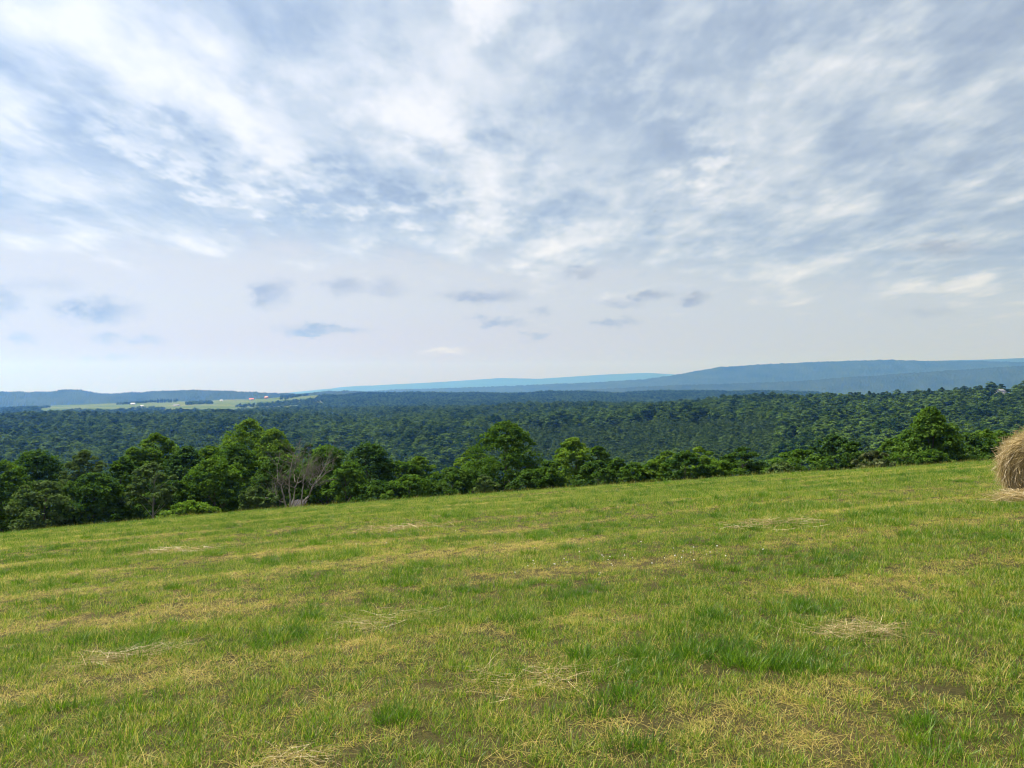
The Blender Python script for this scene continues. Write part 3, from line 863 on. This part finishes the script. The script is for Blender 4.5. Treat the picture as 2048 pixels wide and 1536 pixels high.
# ------------------------------------------------------------------ forest on the opposite slope
def forest_protos():
    out = []
    for i in range(7):
        rng = np.random.default_rng(500 + i)
        H = 14.0; W = [8.5, 9.5, 7.5, 10, 8, 6.5, 9][i]
        shape = ['dome', 'oval', 'dome', 'dome', 'oval', 'oval', 'dome'][i]
        V, Q, tone, C = crown_data(rng, shape, H, W, 4.0, 52, 30, 0.95, False, 0.8, 0.72)
        out.append((V, Q, tone, C, H, W, rng))
    return out
def build_forest():
    pr = forest_protos()
    meshes = []; parts = []
    for (V, Q, tone, C, H, W, rng) in pr:
        J = trunk_join(rng, H, W, 4, C, 0.2, 6)
        tr = J.mesh('trunk', M['bark'], True)
        cm = mesh_from('crown', V, Q, M['forest'], False, attrs={'tone': tone})
        meshes.append(cm); parts.append((tr, cm))
    ym = []
    for i in range(3):
        rng = np.random.default_rng(600 + i)
        V, Q, tone, C = crown_data(rng, 'oval', 8.0, 5.0, 1.0, 34, 20, 0.75, False, 0.8, 0.5)
        ym.append(mesh_from('crown', V, Q, M['forest_young'], False, attrs={'tone': tone}))
    rng = np.random.default_rng(42)
    def jitter_grid(y0, y1, umax, sp):
        xs = np.arange(-umax * y1, umax * y1, sp); ys = np.arange(y0, y1, sp * 0.9)
        Xg, Yg = np.meshgrid(xs, ys)
        X = Xg.ravel() + (rng.random(Xg.size) - .5) * sp * 0.95; Y = Yg.ravel() + (rng.random(Xg.size) - .5) * sp * 0.95
        k = np.abs(X) < umax * Y + 15
        return X[k], Y[k]
    X1, Y1 = jitter_grid(300, 1250, 1.05, 7.4)
    X2, Y2 = jitter_grid(1250, 3420, 0.92, 11.0)
    S = np.concatenate([0.68 + 0.62 * rng.random(len(X1)) ** 1.5, 0.95 + 0.4 * rng.random(len(X2))])
    X = np.concatenate([X1, X2]); Y = np.concatenate([Y1, Y2])
    px = CX + X / Y * F
    me = meadow_mask(px, Y)
    hedge = (fbm(X / 110 + 7, Y / 300, 2) > 0.64) & (rng.random(len(X)) < 0.45)
    hedge &= ~((px > 425) & (px < 560) & (Y > 2700)) & ~((np.abs(px - 310) < 62) & (Y > 2330) & (Y < 2800))
    keep = (me < 0.4) | (hedge & (Y > 1500))
    # keep a clearing around the house on the right-hand ridge
    keep &= ~((np.abs(px - 2003) < 20) & (Y > 735) & (Y < 800))
    X, Y, S, px, me = X[keep], Y[keep], S[keep], px[keep], me[keep]
    S = np.where(me > 0.4, S * 0.65, S)
    y4 = np.interp(px, COLS, K[:, 1, 0]); y5 = np.interp(px, COLS, K[:, 2, 0])
    young = (px > 930 + 60 * vnoise(Y * .02, Y * 0)) & (px < 1560) & (Y > y4 - 55) & (Y < y5 - 28 + 26 * (vnoise(px * .03, px * 0 + 2) - .5))
    # the young stand is denser
    yx = np.repeat(X[young], 2) + rng.normal(size=2 * young.sum()) * 3.2; yy = np.repeat(Y[young], 2) + rng.normal(size=2 * young.sum()) * 3.2
    X = np.concatenate([X, yx]); Y = np.concatenate([Y, yy]); S = np.concatenate([S, .6 + .5 * rng.random(len(yx))])
    px = CX + X / Y * F
    young = np.concatenate([young, np.ones(len(yx), bool)])
    Z = ground_z(X, Y) - 0.3
    idx = rng.integers(0, 7, len(X))
    # rows of the near canopy that hide what is behind them
    env = np.full(2200, 1100.0)
    for t in TREES:
        a, b = int(max(0, t[0] - t[2] * 0.42)), int(min(2199, t[0] + t[2] * 0.42))
        if b > a: env[a:b] = np.minimum(env[a:b], t[1])
    toprow = HY - (Z + 14 * S - EYE) / Y * F
    ip = np.clip(px, 0, 2199).astype(int)
    infr = (px > 4) & (px < 2044) & (toprow + 12 < env[ip]) & ~young & (Y < 1000)
    size = S * F * 9 / Y
    order = np.where(infr)[0][np.argsort(-size[infr])]
    pick = order[:260]
    ind = np.zeros(len(X), bool); ind[pick] = True
    for k in pick:
        root = empty('forest_tree', (X[k], Y[k], Z[k]))
        root.rotation_euler.z = rng.random() * 6.28
        s = S[k]; root.scale = (s * 1.16, s * 1.16, s * (0.84 + 0.26 * rng.random()))
        tag(root, 'rounded tree in the nearest visible rows of the woods across the valley', 'tree', 'nearest trees of the woods across the valley')
        tr, cm = parts[idx[k]]
        obj('trunk', tr, root); obj('crown', cm, root)
    rest = ~ind
    idx = np.where(young, 7 + idx % 3, idx)
    X, Y, Z, S, idx = X[rest], Y[rest], Z[rest], S[rest], idx[rest]
    n = len(X)
    rot = np.zeros((n, 3)); rot[:, 2] = rng.random(n) * 6.28
    scl = np.stack([S * 1.16, S * 1.16, S * (0.84 + 0.26 * rng.random(n))], 1)
    o = scatter('woodland', np.stack([X, Y, Z], 1), rot, scl, idx, meshes + ym)
    tag(o, 'unbroken green woodland covering the valley sides and plateau', 'woodland', kind='stuff')
    print('forest', n)
build_forest()

# ------------------------------------------------------------------ far farmsteads and conifers
def house(name, label, px, row, Y, w, d, h, rh, wall, roof, rot=0.0, cat='house', nwin=3, zoff=None):
    X = px2x(px, Y); gz = float(ground_z(X, Y)[0]) if zoff is None else zoff
    root = empty(name, (X, Y, gz)); root.rotation_euler.z = math.radians(rot)
    tag(root, label, cat)
    J = Join(); J.add(*box_vf(-w / 2, w / 2, -d / 2, d / 2, -1.5, h))
    v = np.array([(-w / 2, -d / 2, h), (-w / 2, d / 2, h), (-w / 2, 0, h + rh * .96), (w / 2, -d / 2, h), (w / 2, d / 2, h), (w / 2, 0, h + rh * .96)])
    J.add(v, np.array([(0, 2, 1), (3, 4, 5)])); obj('wall', J.mesh('wall', M[wall]), root)
    o_ = 0.5
    v = []
    for sx in (-1, 1):
        for (yy, zz) in ((-d / 2 - o_, h - o_ * 2 * rh / d), (0, h + rh), (d / 2 + o_, h - o_ * 2 * rh / d), (d / 2 + o_, h + .25 - o_ * 2 * rh / d), (0, h + rh + .25), (-d / 2 - o_, h + .25 - o_ * 2 * rh / d)):
            v.append((sx * (w / 2 + o_), yy, zz))
    f = np.array([(i, (i + 1) % 6, (i + 1) % 6 + 6, i + 6) for i in range(6)])
    J = Join(); J.add(np.array(v), f); J.add(np.array(v), np.array([(0, 1, 4, 5), (1, 2, 3, 4), (6, 11, 10, 7), (7, 10, 9, 8)])); obj('roof', J.mesh('roof', M[roof]), root)
    J = Join(); J.add(*box_vf(-.55, .55, -d / 2 - .06, -d / 2 + .1, 0, 2.2)); obj('door', J.mesh('door', M['door']), root)
    for k in range(nwin):
        xx = -w / 2 + w * (k + .5) / nwin
        if abs(xx) < 1.4: xx = 1.8
        J = Join(); J.add(*box_vf(xx - .5, xx + .5, -d / 2 - .05, -d / 2 + .1, 1.1, 2.4)); obj('window', J.mesh('window', M['glass']), root)
    return root
house('barn', 'red-roofed barn on the far meadow skyline', 503, 798, 3080, 17, 11, 4.5, 4, 'white_paint', 'red_roof', 8, 'barn', 4)
house('barn', 'faded pinkish-roofed barn right of the red-roofed barn', 533, 798, 3120, 13, 11, 5.5, 4, 'pink_roof', 'pink_roof', -10, 'barn', 3)
house('farmhouse', 'pale-roofed farmhouse on the far meadow left of the conifer row', 266, 807, 2800, 14, 9, 3.5, 3, 'white_paint', 'pale_roof', 5, 'house', 3)
house('farmhouse', 'long dark-roofed white farmhouse below the conifer row', 353, 811, 2560, 20, 9, 3.4, 3, 'white_paint', 'grey_roof', -4, 'house', 4)
house('farmhouse', 'small white house on the far meadow at its lower edge', 284, 817, 2450, 8, 8, 4, 3, 'white_paint', 'pale_roof', 20, 'house', 2)
house('farmhouse', 'pale-roofed house on the meadow skyline left of the red-roofed barn', 443, 800, 3050, 11, 8, 3, 2.5, 'white_paint', 'pale_roof', 0, 'house', 3)
house('farmhouse', 'white house with a grey roof on the wooded ridge at the right', 2001, 776, 778, 8, 7, 4.2, 2.6, 'white_paint', 'grey_roof', 28, 'house', 3)

def build_conifers():
    rng = np.random.default_rng(77)
    H, W = 15.0, 5.0
    V, Q, tone, C = crown_data(rng, 'cone', H, W, 1.0, 60, 16, 0.9, False, 0.5)
    cm = mesh_from('crown', V, Q, M['needle'], False, attrs={'tone': tone})
    J = Join(); J.add(*tube([(0, 0, -1), (0, 0, 6), (0, 0, 13.5)], [.3, .2, .05], 6)); tm = J.mesh('trunk', M['bark'], True)
    for k in range(11):
        px = 314 + k * 3.7 + rng.normal() * .5; Y = 2960 + rng.normal() * 12
        X = px2x(px, Y)
        r = empty('spruce', (X, Y, float(ground_z(X, Y)[0]) - .2)); s = .8 + .45 * rng.random(); r.scale = (s, s, s * 1.1)
        r.rotation_euler.z = rng.random() * 6
        tag(r, 'dark pointed spruce in the row on the far meadow skyline', 'spruce', 'row of dark spruces on the far meadow')
        obj('trunk', tm, r); obj('crown', cm, r)
build_conifers()

# ------------------------------------------------------------------ hay bale
def ribbons(starts, dirs, length, width, rng, bend=0.12, droop=0.0, seg=3):
    """thin bent strips: starts (n,3), dirs (n,3)"""
    n = len(starts)
    d = dirs / (np.linalg.norm(dirs, axis=1, keepdims=True) + 1e-9)
    side = np.cross(d, rng.normal(size=(n, 3))); side /= np.linalg.norm(side, axis=1, keepdims=True) + 1e-9
    cur = np.cross(d, side) * (rng.normal(size=(n, 1)) * bend)
    L = np.asarray(length).reshape(-1, 1); Wd = np.asarray(width).reshape(-1, 1)
    rows = []
    for k in range(seg + 1):
        t = k / seg
        c = starts + d * L * t + cur * L * t * t + np.array([0, 0, -1.0]) * droop * L * t * t
        ww = Wd * (1 - 0.55 * t)
        rows += [c - side * ww / 2, c + side * ww / 2]
    V = np.stack(rows, 1).reshape(-1, 3)
    m = 2 * (seg + 1)
    base = np.arange(n)[:, None] * m
    Fq = np.concatenate([base + np.array([[2 * k, 2 * k + 1, 2 * k + 3, 2 * k + 2]]) for k in range(seg)], 0)
    return V, Fq, m

def build_bale():
    rng = np.random.default_rng(21)
    R, L = 0.60, 1.2
    Y = 15.2; px = 2080
    X = px2x(px, Y); gz = float(field_z(X, Y))
    root = empty('hay_bale', (X, Y, gz)); 
    tag(root, 'big round golden hay bale cut by the right edge of the picture', 'hay bale')
    root.rotation_euler.z = math.radians(-38)   # axis (local Y) turned so the rolled side faces left
    ang = np.linspace(0, 2 * math.pi, 72, endpoint=False)
    ys = np.array([-1, -.995, -.97, -.9, -.6, -.2, .2, .6, .9, .97, .995, 1]) * L / 2
    rr = np.array([.01, .55, .88, .985, 1, 1, 1, 1, .985, .88, .55, .01]) * R
    A, I = np.meshgrid(ang, np.arange(len(ys)))
    rad = rr[I] * (1 + 0.05 * (vnoise(A * 2.5 + 3, ys[I] * 5) - .5) + 0.03 * (vnoise(A * 9, ys[I] * 14) - .5))
    V = np.stack([rad * np.cos(A), ys[I], R * .96 + rad * np.sin(A)], -1).reshape(-1, 3)
    V[:, 2] = np.maximum(V[:, 2], 0.0) * 1.0
    n = len(ang); f = []
    for i in range(len(ys) - 1):
        for k in range(n):
            f.append((i * n + k, i * n + (k + 1) % n, (i + 1) * n + (k + 1) % n, (i + 1) * n + k))
    obj('core', mesh_from('core', V, np.array(f), M['straw_dark'], True, attrs={'tone': np.clip(.5 + .5 * (fbm(V[:, 0] * 9, V[:, 2] * 9 + V[:, 1] * 7, 3) - .5) * 2, 0, 1)}), root)
    # wound straw on the side
    n = 9000
    a = rng.random(n) * 2 * math.pi; y = (rng.random(n) - .5) * L * 0.98
    rads = R * (0.985 + 0.045 * rng.random(n))
    P = np.stack([rads * np.cos(a), y, R * .96 + rads * np.sin(a)], 1)
    tang = np.stack([-np.sin(a), np.zeros(n), np.cos(a)], 1)
    nor = np.stack([np.cos(a), np.zeros(n), np.sin(a)], 1)
    D = tang * rng.choice([-1, 1], (n, 1)) + rng.normal(size=(n, 3)) * 0.33 + nor * (rng.normal(size=(n, 1)) * .06 + .01)
    V1, F1, m = ribbons(P, D, .12 + .28 * rng.random(n), .004 + .005 * rng.random(n), rng, .10, .05)
    t1 = np.repeat(np.clip(rng.normal(.5, .28, n), 0, 1), m)
    # end faces: spiral straw
    n2 = 5200
    a = rng.random(n2) * 2 * math.pi; r = R * np.sqrt(rng.random(n2)) * .98; s = rng.choice([-1, 1], n2)
    P = np.stack([r * np.cos(a), s * (L / 2 + .01 + .02 * rng.random(n2) - np.maximum(0, r / R - .85) * .45), R * .96 + r * np.sin(a)], 1)
    D = np.stack([-np.sin(a), np.zeros(n2), np.cos(a)], 1) + rng.normal(size=(n2, 3)) * .42
    D[:, 1] += s * .12
    V2, F2, m = ribbons(P, D, .10 + .2 * rng.random(n2), .004 + .005 * rng.random(n2), rng, .12, .08)
    t2 = np.repeat(np.clip(rng.normal(.45, .28, n2), 0, 1), m)
    # stray ends sticking out
    n3 = 320
    a = rng.random(n3) * 2 * math.pi; y = (rng.random(n3) - .5) * L
    P = np.stack([R * np.cos(a), y, R * .96 + R * np.sin(a)], 1)
    D = np.stack([np.cos(a), np.zeros(n3), np.sin(a)], 1) * .5 + rng.normal(size=(n3, 3)) * .6
    V3, F3, m = ribbons(P, D, .05 + .13 * rng.random(n3), .003 + .004 * rng.random(n3), rng, .2, .25)
    t3 = np.repeat(np.clip(rng.normal(.7, .2, n3), 0, 1), m)
    V = np.concatenate([V1, V2, V3]); V[:, 2] = np.maximum(V[:, 2], -.02)
    Fq = np.concatenate([F1, F2 + len(V1), F3 + len(V1) + len(V2)])
    o = obj('wound_straw', mesh_from('wound_straw', V, Fq, M['straw'], False, attrs={'tone': np.concatenate([t1, t2, t3])}), root)
    tag(o, kind='stuff')
    return X, Y
BX, BY = build_bale()

def straw_clump(label, line, n, spread, rng, length=(.15, .45), height=.04, width=.0027):
    """loose straw lying along a ground line (list of photo px/rows on the field)"""
    pts = np.array(line, float)
    s = np.linspace(0, 1, len(pts)); q = rng.random(n)
    c = np.stack([np.interp(q, s, pts[:, 0]), np.interp(q, s, pts[:, 1])], 1) + rng.normal(size=(n, 2)) * spread
    z = field_z(c[:, 0], c[:, 1]) + .012 + height * rng.random(n) ** 1.6
    P = np.stack([c[:, 0], c[:, 1], z], 1)
    dirv = (pts[-1] - pts[0]) / np.linalg.norm(pts[-1] - pts[0])
    th = math.atan2(dirv[1], dirv[0]) + rng.normal(size=n) * .75 + rng.choice([0, math.pi], n)
    D = np.stack([np.cos(th), np.sin(th), rng.normal(size=n) * .09], 1)
    V, Fq, m = ribbons(P, D, length[0] + (length[1] - length[0]) * rng.random(n), width * (.6 + .8 * rng.random(n)), rng, .6, .03, 5)
    g = field_z(V[:, 0], V[:, 1])
    V[:, 2] = np.clip(V[:, 2], g + .006, g + .03 + height * 1.15)
    o0 = np.array([pts[:, 0].mean(), pts[:, 1].mean(), float(field_z(pts[:, 0].mean(), pts[:, 1].mean()))])
    o = obj('straw_clump', mesh_from('straw_clump', V - o0, Fq, M['straw'], False, attrs={'tone': np.repeat(np.clip(rng.normal(.55, .25, n), 0, 1), m)}), None, o0)
    tag(o, label, 'straw', 'loose straw left on the field')
    return o
def ground_at(px, row):
    """where the view ray through a photo pixel meets the field"""
    ys = np.linspace(1.5, 60, 3000)
    g = field_z(px2x(px, ys), ys); r = row2z(row, ys)
    k = np.argmax(r <= g)
    return (px2x(px, ys[k]), ys[k])
def build_straw():
    rng = np.random.default_rng(33)
    G = ground_at
    straw_clump('long streak of pale straw in the grass at the lower left', [G(172, 1332), G(260, 1316), G(345, 1300)], 330, .08, rng)
    straw_clump('pale round patch of cut straw in the grass at the lower right', [G(1650, 1268), G(1700, 1266), G(1745, 1264)], 420, .13, rng, (.1, .3))
    straw_clump('thin scattered straw in the grass near the bottom centre', [G(930, 1372), G(1040, 1362), G(1160, 1348)], 150, .16, rng)
    straw_clump('tuft of tangled straw at the bottom edge left of centre', [G(560, 1530), G(600, 1526), G(640, 1522)], 120, .08, rng, (.06, .16), .07)
    straw_clump('faint straw streak in the grass left of centre', [G(690, 1256), G(760, 1246), G(860, 1236)], 160, .15, rng)
    straw_clump('pale straw streak across the middle of the field, left', [G(310, 1106), G(360, 1104), G(410, 1101)], 260, .22, rng, (.2, .5), .07, .006)
    straw_clump('pale straw streak across the far part of the field', [G(740, 1060), G(800, 1058), G(880, 1054)], 240, .3, rng, (.2, .5), .07, .0075)
    straw_clump('pale straw streak near the far right of the field', [G(1470, 1056), G(1530, 1052), G(1600, 1048)], 200, .22, rng, (.2, .5), .07, .0075)
    straw_clump('heap of loose hay spilled at the foot of the hay bale', [(BX - 1.15, BY - .75), (BX - .5, BY - .95), (BX + .5, BY - 1.1)], 2200, .16, rng, (.15, .4), .16, .008)
build_straw()

# ------------------------------------------------------------------ grass
def tuft(rng, n, rad, hmin, hmax, width, lean, tone_mu, tone_sd, lie=0.0, tan=0.16):
    r = rad * np.sqrt(rng.random(n)); a = rng.random(n) * 2 * math.pi
    P = np.stack([r * np.cos(a), r * np.sin(a), np.full(n, -.015)], 1)
    az = a + rng.normal(size=n) * 1.2
    ln = np.abs(rng.normal(size=n)) * lean + lie
    D = np.stack([np.cos(az) * ln, np.sin(az) * ln, np.ones(n)], 1)
    L = hmin + (hmax - hmin) * rng.random(n) ** 1.3
    D /= np.linalg.norm(D, axis=1, keepdims=True)
    side = np.stack([-np.sin(az + rng.normal(size=n) * .5), np.cos(az + rng.normal(size=n) * .5), np.zeros(n)], 1)
    out = np.stack([np.cos(az), np.sin(az), np.zeros(n)], 1)
    rows = []
    for t, wd in ((0, .8), (.4, 1.0), (.75, .7)):
        c = P + D * (L * t)[:, None] + out * (L * .35 * t * t)[:, None] - np.array([0, 0, 1]) * (L * .22 * t * t * ln)[:, None]
        rows += [c - side * width * wd / 2, c + side * width * wd / 2]
    t = 1.0
    tip = P + D * L[:, None] + out * (L * .38)[:, None] - np.array([0, 0, 1]) * (L * .24 * ln)[:, None]
    V = np.stack(rows + [tip], 1).reshape(-1, 3)
    V[:, 2] = np.maximum(V[:, 2], -.015)
    b = np.arange(n)[:, None] * 7
    Q = np.concatenate([b + np.array([[0, 1, 3, 2]]), b + np.array([[2, 3, 5, 4]])])
    T = b + np.array([[4, 5, 6]])
    tn = rng.normal(tone_mu, tone_sd, n)
    tn = np.where(rng.random(n) < tan, rng.normal(.92, .12, n), tn)
    tone = np.repeat(np.clip(tn, 0, 1), 7)
    return mesh_from('tuft', V, [Q, T], M['grass'], False, attrs={'tone': tone})
def build_grass():
    rng = np.random.default_rng(91)
    P = [tuft(rng, 64, .10, .02, .11, .0036, .75, .36, .24),
         tuft(rng, 64, .11, .02, .08, .0036, .85, .48, .30, 0, .26),
         tuft(rng, 60, .10, .03, .13, .0040, .60, .30, .22, 0, .10),
         tuft(rng, 56, .08, .06, .18, .0046, .50, .14, .14, 0, .03),     # lush dark clump
         tuft(rng, 60, .13, .02, .09, .0034, .95, .62, .28, 0, .45),     # drying
         tuft(rng, 50, .18, .05, .24, .0030, 1.2, .90, .16, 1.9, .6),    # lying straw
         tuft(rng, 66, .13, .015, .06, .0034, .95, .80, .24, 0, .5),     # stubble
         tuft(rng, 14, .20, .14, .28, .0036, .22, .36, .20, 0, .05)]             # tall stalks at the edge
    pts = []; 
    def zone(y0, y1, dens, s):
        area_n = int(dens * ((y1 ** 2 - y0 ** 2) * 1.05 + 14 * (y1 - y0)))
        Y = np.sqrt(rng.random(area_n) * (y1 ** 2 - y0 ** 2) + y0 ** 2)
        X = (rng.random(area_n) * 2 - 1) * (1.05 * Y + 7)
        return X, Y, np.full(area_n, s)
    Z = [zone(.8, 8, 165, .85), zone(8, 16, 110, .95), zone(16, 30, 55, 1.15), zone(30, 56, 32, 1.35), zone(56, 72, 6, 1.8)]
    X = np.concatenate([z[0] for z in Z]); Y = np.concatenate([z[1] for z in Z]); S = np.concatenate([z[2] for z in Z])
    n = len(X)
    # rows left by mower and rake
    th = math.radians(17)
    a = X * math.cos(th) + Y * math.sin(th); b = -X * math.sin(th) + Y * math.cos(th)
    row = .5 + .5 * np.cos(2 * math.pi * (b / 2.9 + .55 * (fbm(a * .10, b * .10, 2) - .5)) - 1.2)
    patch = fbm(X * .55 + 3, Y * .55, 4)
    big = fbm(a * .12 + 20, b * .3, 3)
    dry = .62 * row ** 3 + 1.15 * (patch - .5) + .6 * (big - .5) + .16 - .07 * sstep(14, 30, Y) + .35 * (fbm(X * 3.1, Y * 3.1 + 8, 2) - .5)
    lush = fbm(X * 1.5 + 40, Y * 1.5 + 9, 3)
    r = rng.random(n)
    idx = rng.choice([0, 1, 2], n)
    idx = np.where(r < np.clip(dry * .75, .06, .8), rng.choice([4, 4, 5, 6], n), idx)
    idx = np.where((dry > .52) & (rng.random(n) < .4), rng.choice([5, 6], n), idx)
    idx = np.where((lush > .63) & (dry < .5) & (rng.random(n) < .35), 3, idx)
    idx = np.where((Y < 12) & (idx == 6) & (rng.random(n) < .6), 4, idx)
    idx = np.where((Y < 20) & (rng.random(n) < .07), 5, idx)
    far = (Y > 40) & (rng.random(n) < .05)
    idx = np.where(far, 7, idx)
    S = S * (.66 + .46 * rng.random(n)) * (.70 + .46 * (fbm(X * .35, Y * .35 + 60, 2)))
    S = np.where((idx >= 5) & (idx < 7), S * .95, S)
    tone = .5 + .14 * (dry - .3) + .16 * (patch - .5) + rng.normal(size=n) * .05
    # nothing grows under the bale
    k = np.hypot(X - BX, Y - BY) > .55
    X, Y, S, idx, tone = X[k], Y[k], S[k], idx[k], tone[k]; n = len(X)
    rot = np.zeros((n, 3)); rot[:, 2] = rng.random(n) * 6.28; rot[:, :2] = rng.normal(size=(n, 2)) * .06
    scl = np.stack([S, S, S * (.8 + .4 * rng.random(n))], 1)
    o = scatter('grass', np.stack([X, Y, field_z(X, Y)], 1), rot, scl, idx, P, tone)
    tag(o, 'short mown green and yellowing grass covering the hay field', 'grass', kind='stuff')
    print('grass', n)
    # white clover heads
    J = []
    me = bpy.data.meshes.new('clover_head')
    import bmesh
    bm = bmesh.new(); bmesh.ops.create_icosphere(bm, subdivisions=1, radius=.011)
    for v in bm.verts:
        v.co.z += .12; v.co *= 1 + .12 * random.Random(v.index).random()
    for i in range(3):
        a = i * 2.1
        p = [bm.verts.new((math.cos(a) * .0015, math.sin(a) * .0015, 0)), bm.verts.new((math.cos(a + 2.1) * .0015, math.sin(a + 2.1) * .0015, 0)), bm.verts.new((0, 0, .115))]
        bm.faces.new(p)
    bm.to_mesh(me); bm.free(); me.materials.append(M['clover'])
    cs = []
    for (px, rw, sx, sr, m) in ((1090, 1140, 60, 14, 12), (1290, 1124, 100, 14, 14), (1380, 1120, 70, 14, 7), (930, 1095, 200, 30, 7), (1180, 1118, 150, 25, 8)):
        for _ in range(m):
            cs.append(ground_at(px + rng.normal() * sx, rw + rng.normal() * sr))
    cs = np.array(cs); n = len(cs)
    rot = np.zeros((n, 3)); rot[:, 2] = rng.random(n) * 6
    o = scatter('clover_flowers', np.stack([cs[:, 0], cs[:, 1], field_z(cs[:, 0], cs[:, 1])], 1), rot, .45 + .4 * rng.random(n), np.zeros(n, int), [me])
    tag(o, 'tiny white clover heads sprinkled in the grass right of centre', 'clover', kind='stuff')
build_grass()

# ------------------------------------------------------------------ bird in the sky
def build_bird():
    D = 150.0
    loc = (px2x(1310, D), D, row2z(422, D))
    J = Join()
    n = 9; t = np.linspace(0, 1, n)
    body = np.stack([np.zeros(n), -.16 + .34 * t, .01 * np.sin(t * 3)], 1)
    J.add(*tube(body, .035 * np.sin(np.pi * np.clip(t * .93 + .05, 0, 1)) ** .7 + .003, 8))
    root = empty('bird', loc); root.rotation_euler.z = math.radians(25)
    tag(root, 'tiny dark bird flying in front of the clouds', 'bird')
    obj('body', J.mesh('body', M['bird'], True), root)
    for s in (-1, 1):
        v = []
        for x, y0, y1, z in ((.0, -.05, .08, .01), (.10, -.06, .07, .05), (.19, -.07, .04, .03), (.27, -.08, -.02, -.03)):
            v += [(s * x, y0, z), (s * x, y1, z), (s * x, (y0 + y1) / 2, z + .012)]
        f = []
        for i in range(3):
            a = i * 3; b = a + 3
            f += [(a, b, b + 2, a + 2), (a + 2, b + 2, b + 1, a + 1), (a, a + 1, b + 1, b)]
        J = Join(); J.add(np.array(v), np.array(f)); obj('wing', J.mesh('wing', M['bird']), root)
    J = Join(); J.add(np.array([(-.012, -.14, 0), (.012, -.14, 0), (.05, -.27, .004), (-.05, -.27, .004), (0, -.2, .014)]), np.array([(0, 1, 4), (1, 2, 4), (2, 3, 4), (3, 0, 4), (0, 3, 2), (0, 2, 1)]))
    obj('tail', J.mesh('tail', M['bird']), root)
build_bird()

# ------------------------------------------------------------------ haze
def build_haze():
    J = Join(); J.add(*box_vf(-29000, 29000, -2000, 20800, -262, 640))
    m, N, out = new_mat('haze')
    p = N.node('ShaderNodeVolumePrincipled')
    p.inputs['Color'].default_value = HAZE_COLOR + (1.0,)
    p.inputs['Density'].default_value = HAZE_DENSITY
    p.inputs['Absorption Color'].default_value = (1, 1, 1, 1)
    p.inputs['Anisotropy'].default_value = 0.68
    N.l.new(p.outputs[0], out.inputs['Volume'])
    o = obj('haze', J.mesh('haze', m))
    tag(o, 'thin blue summer haze filling the valley air', 'haze', kind='stuff')
build_haze()
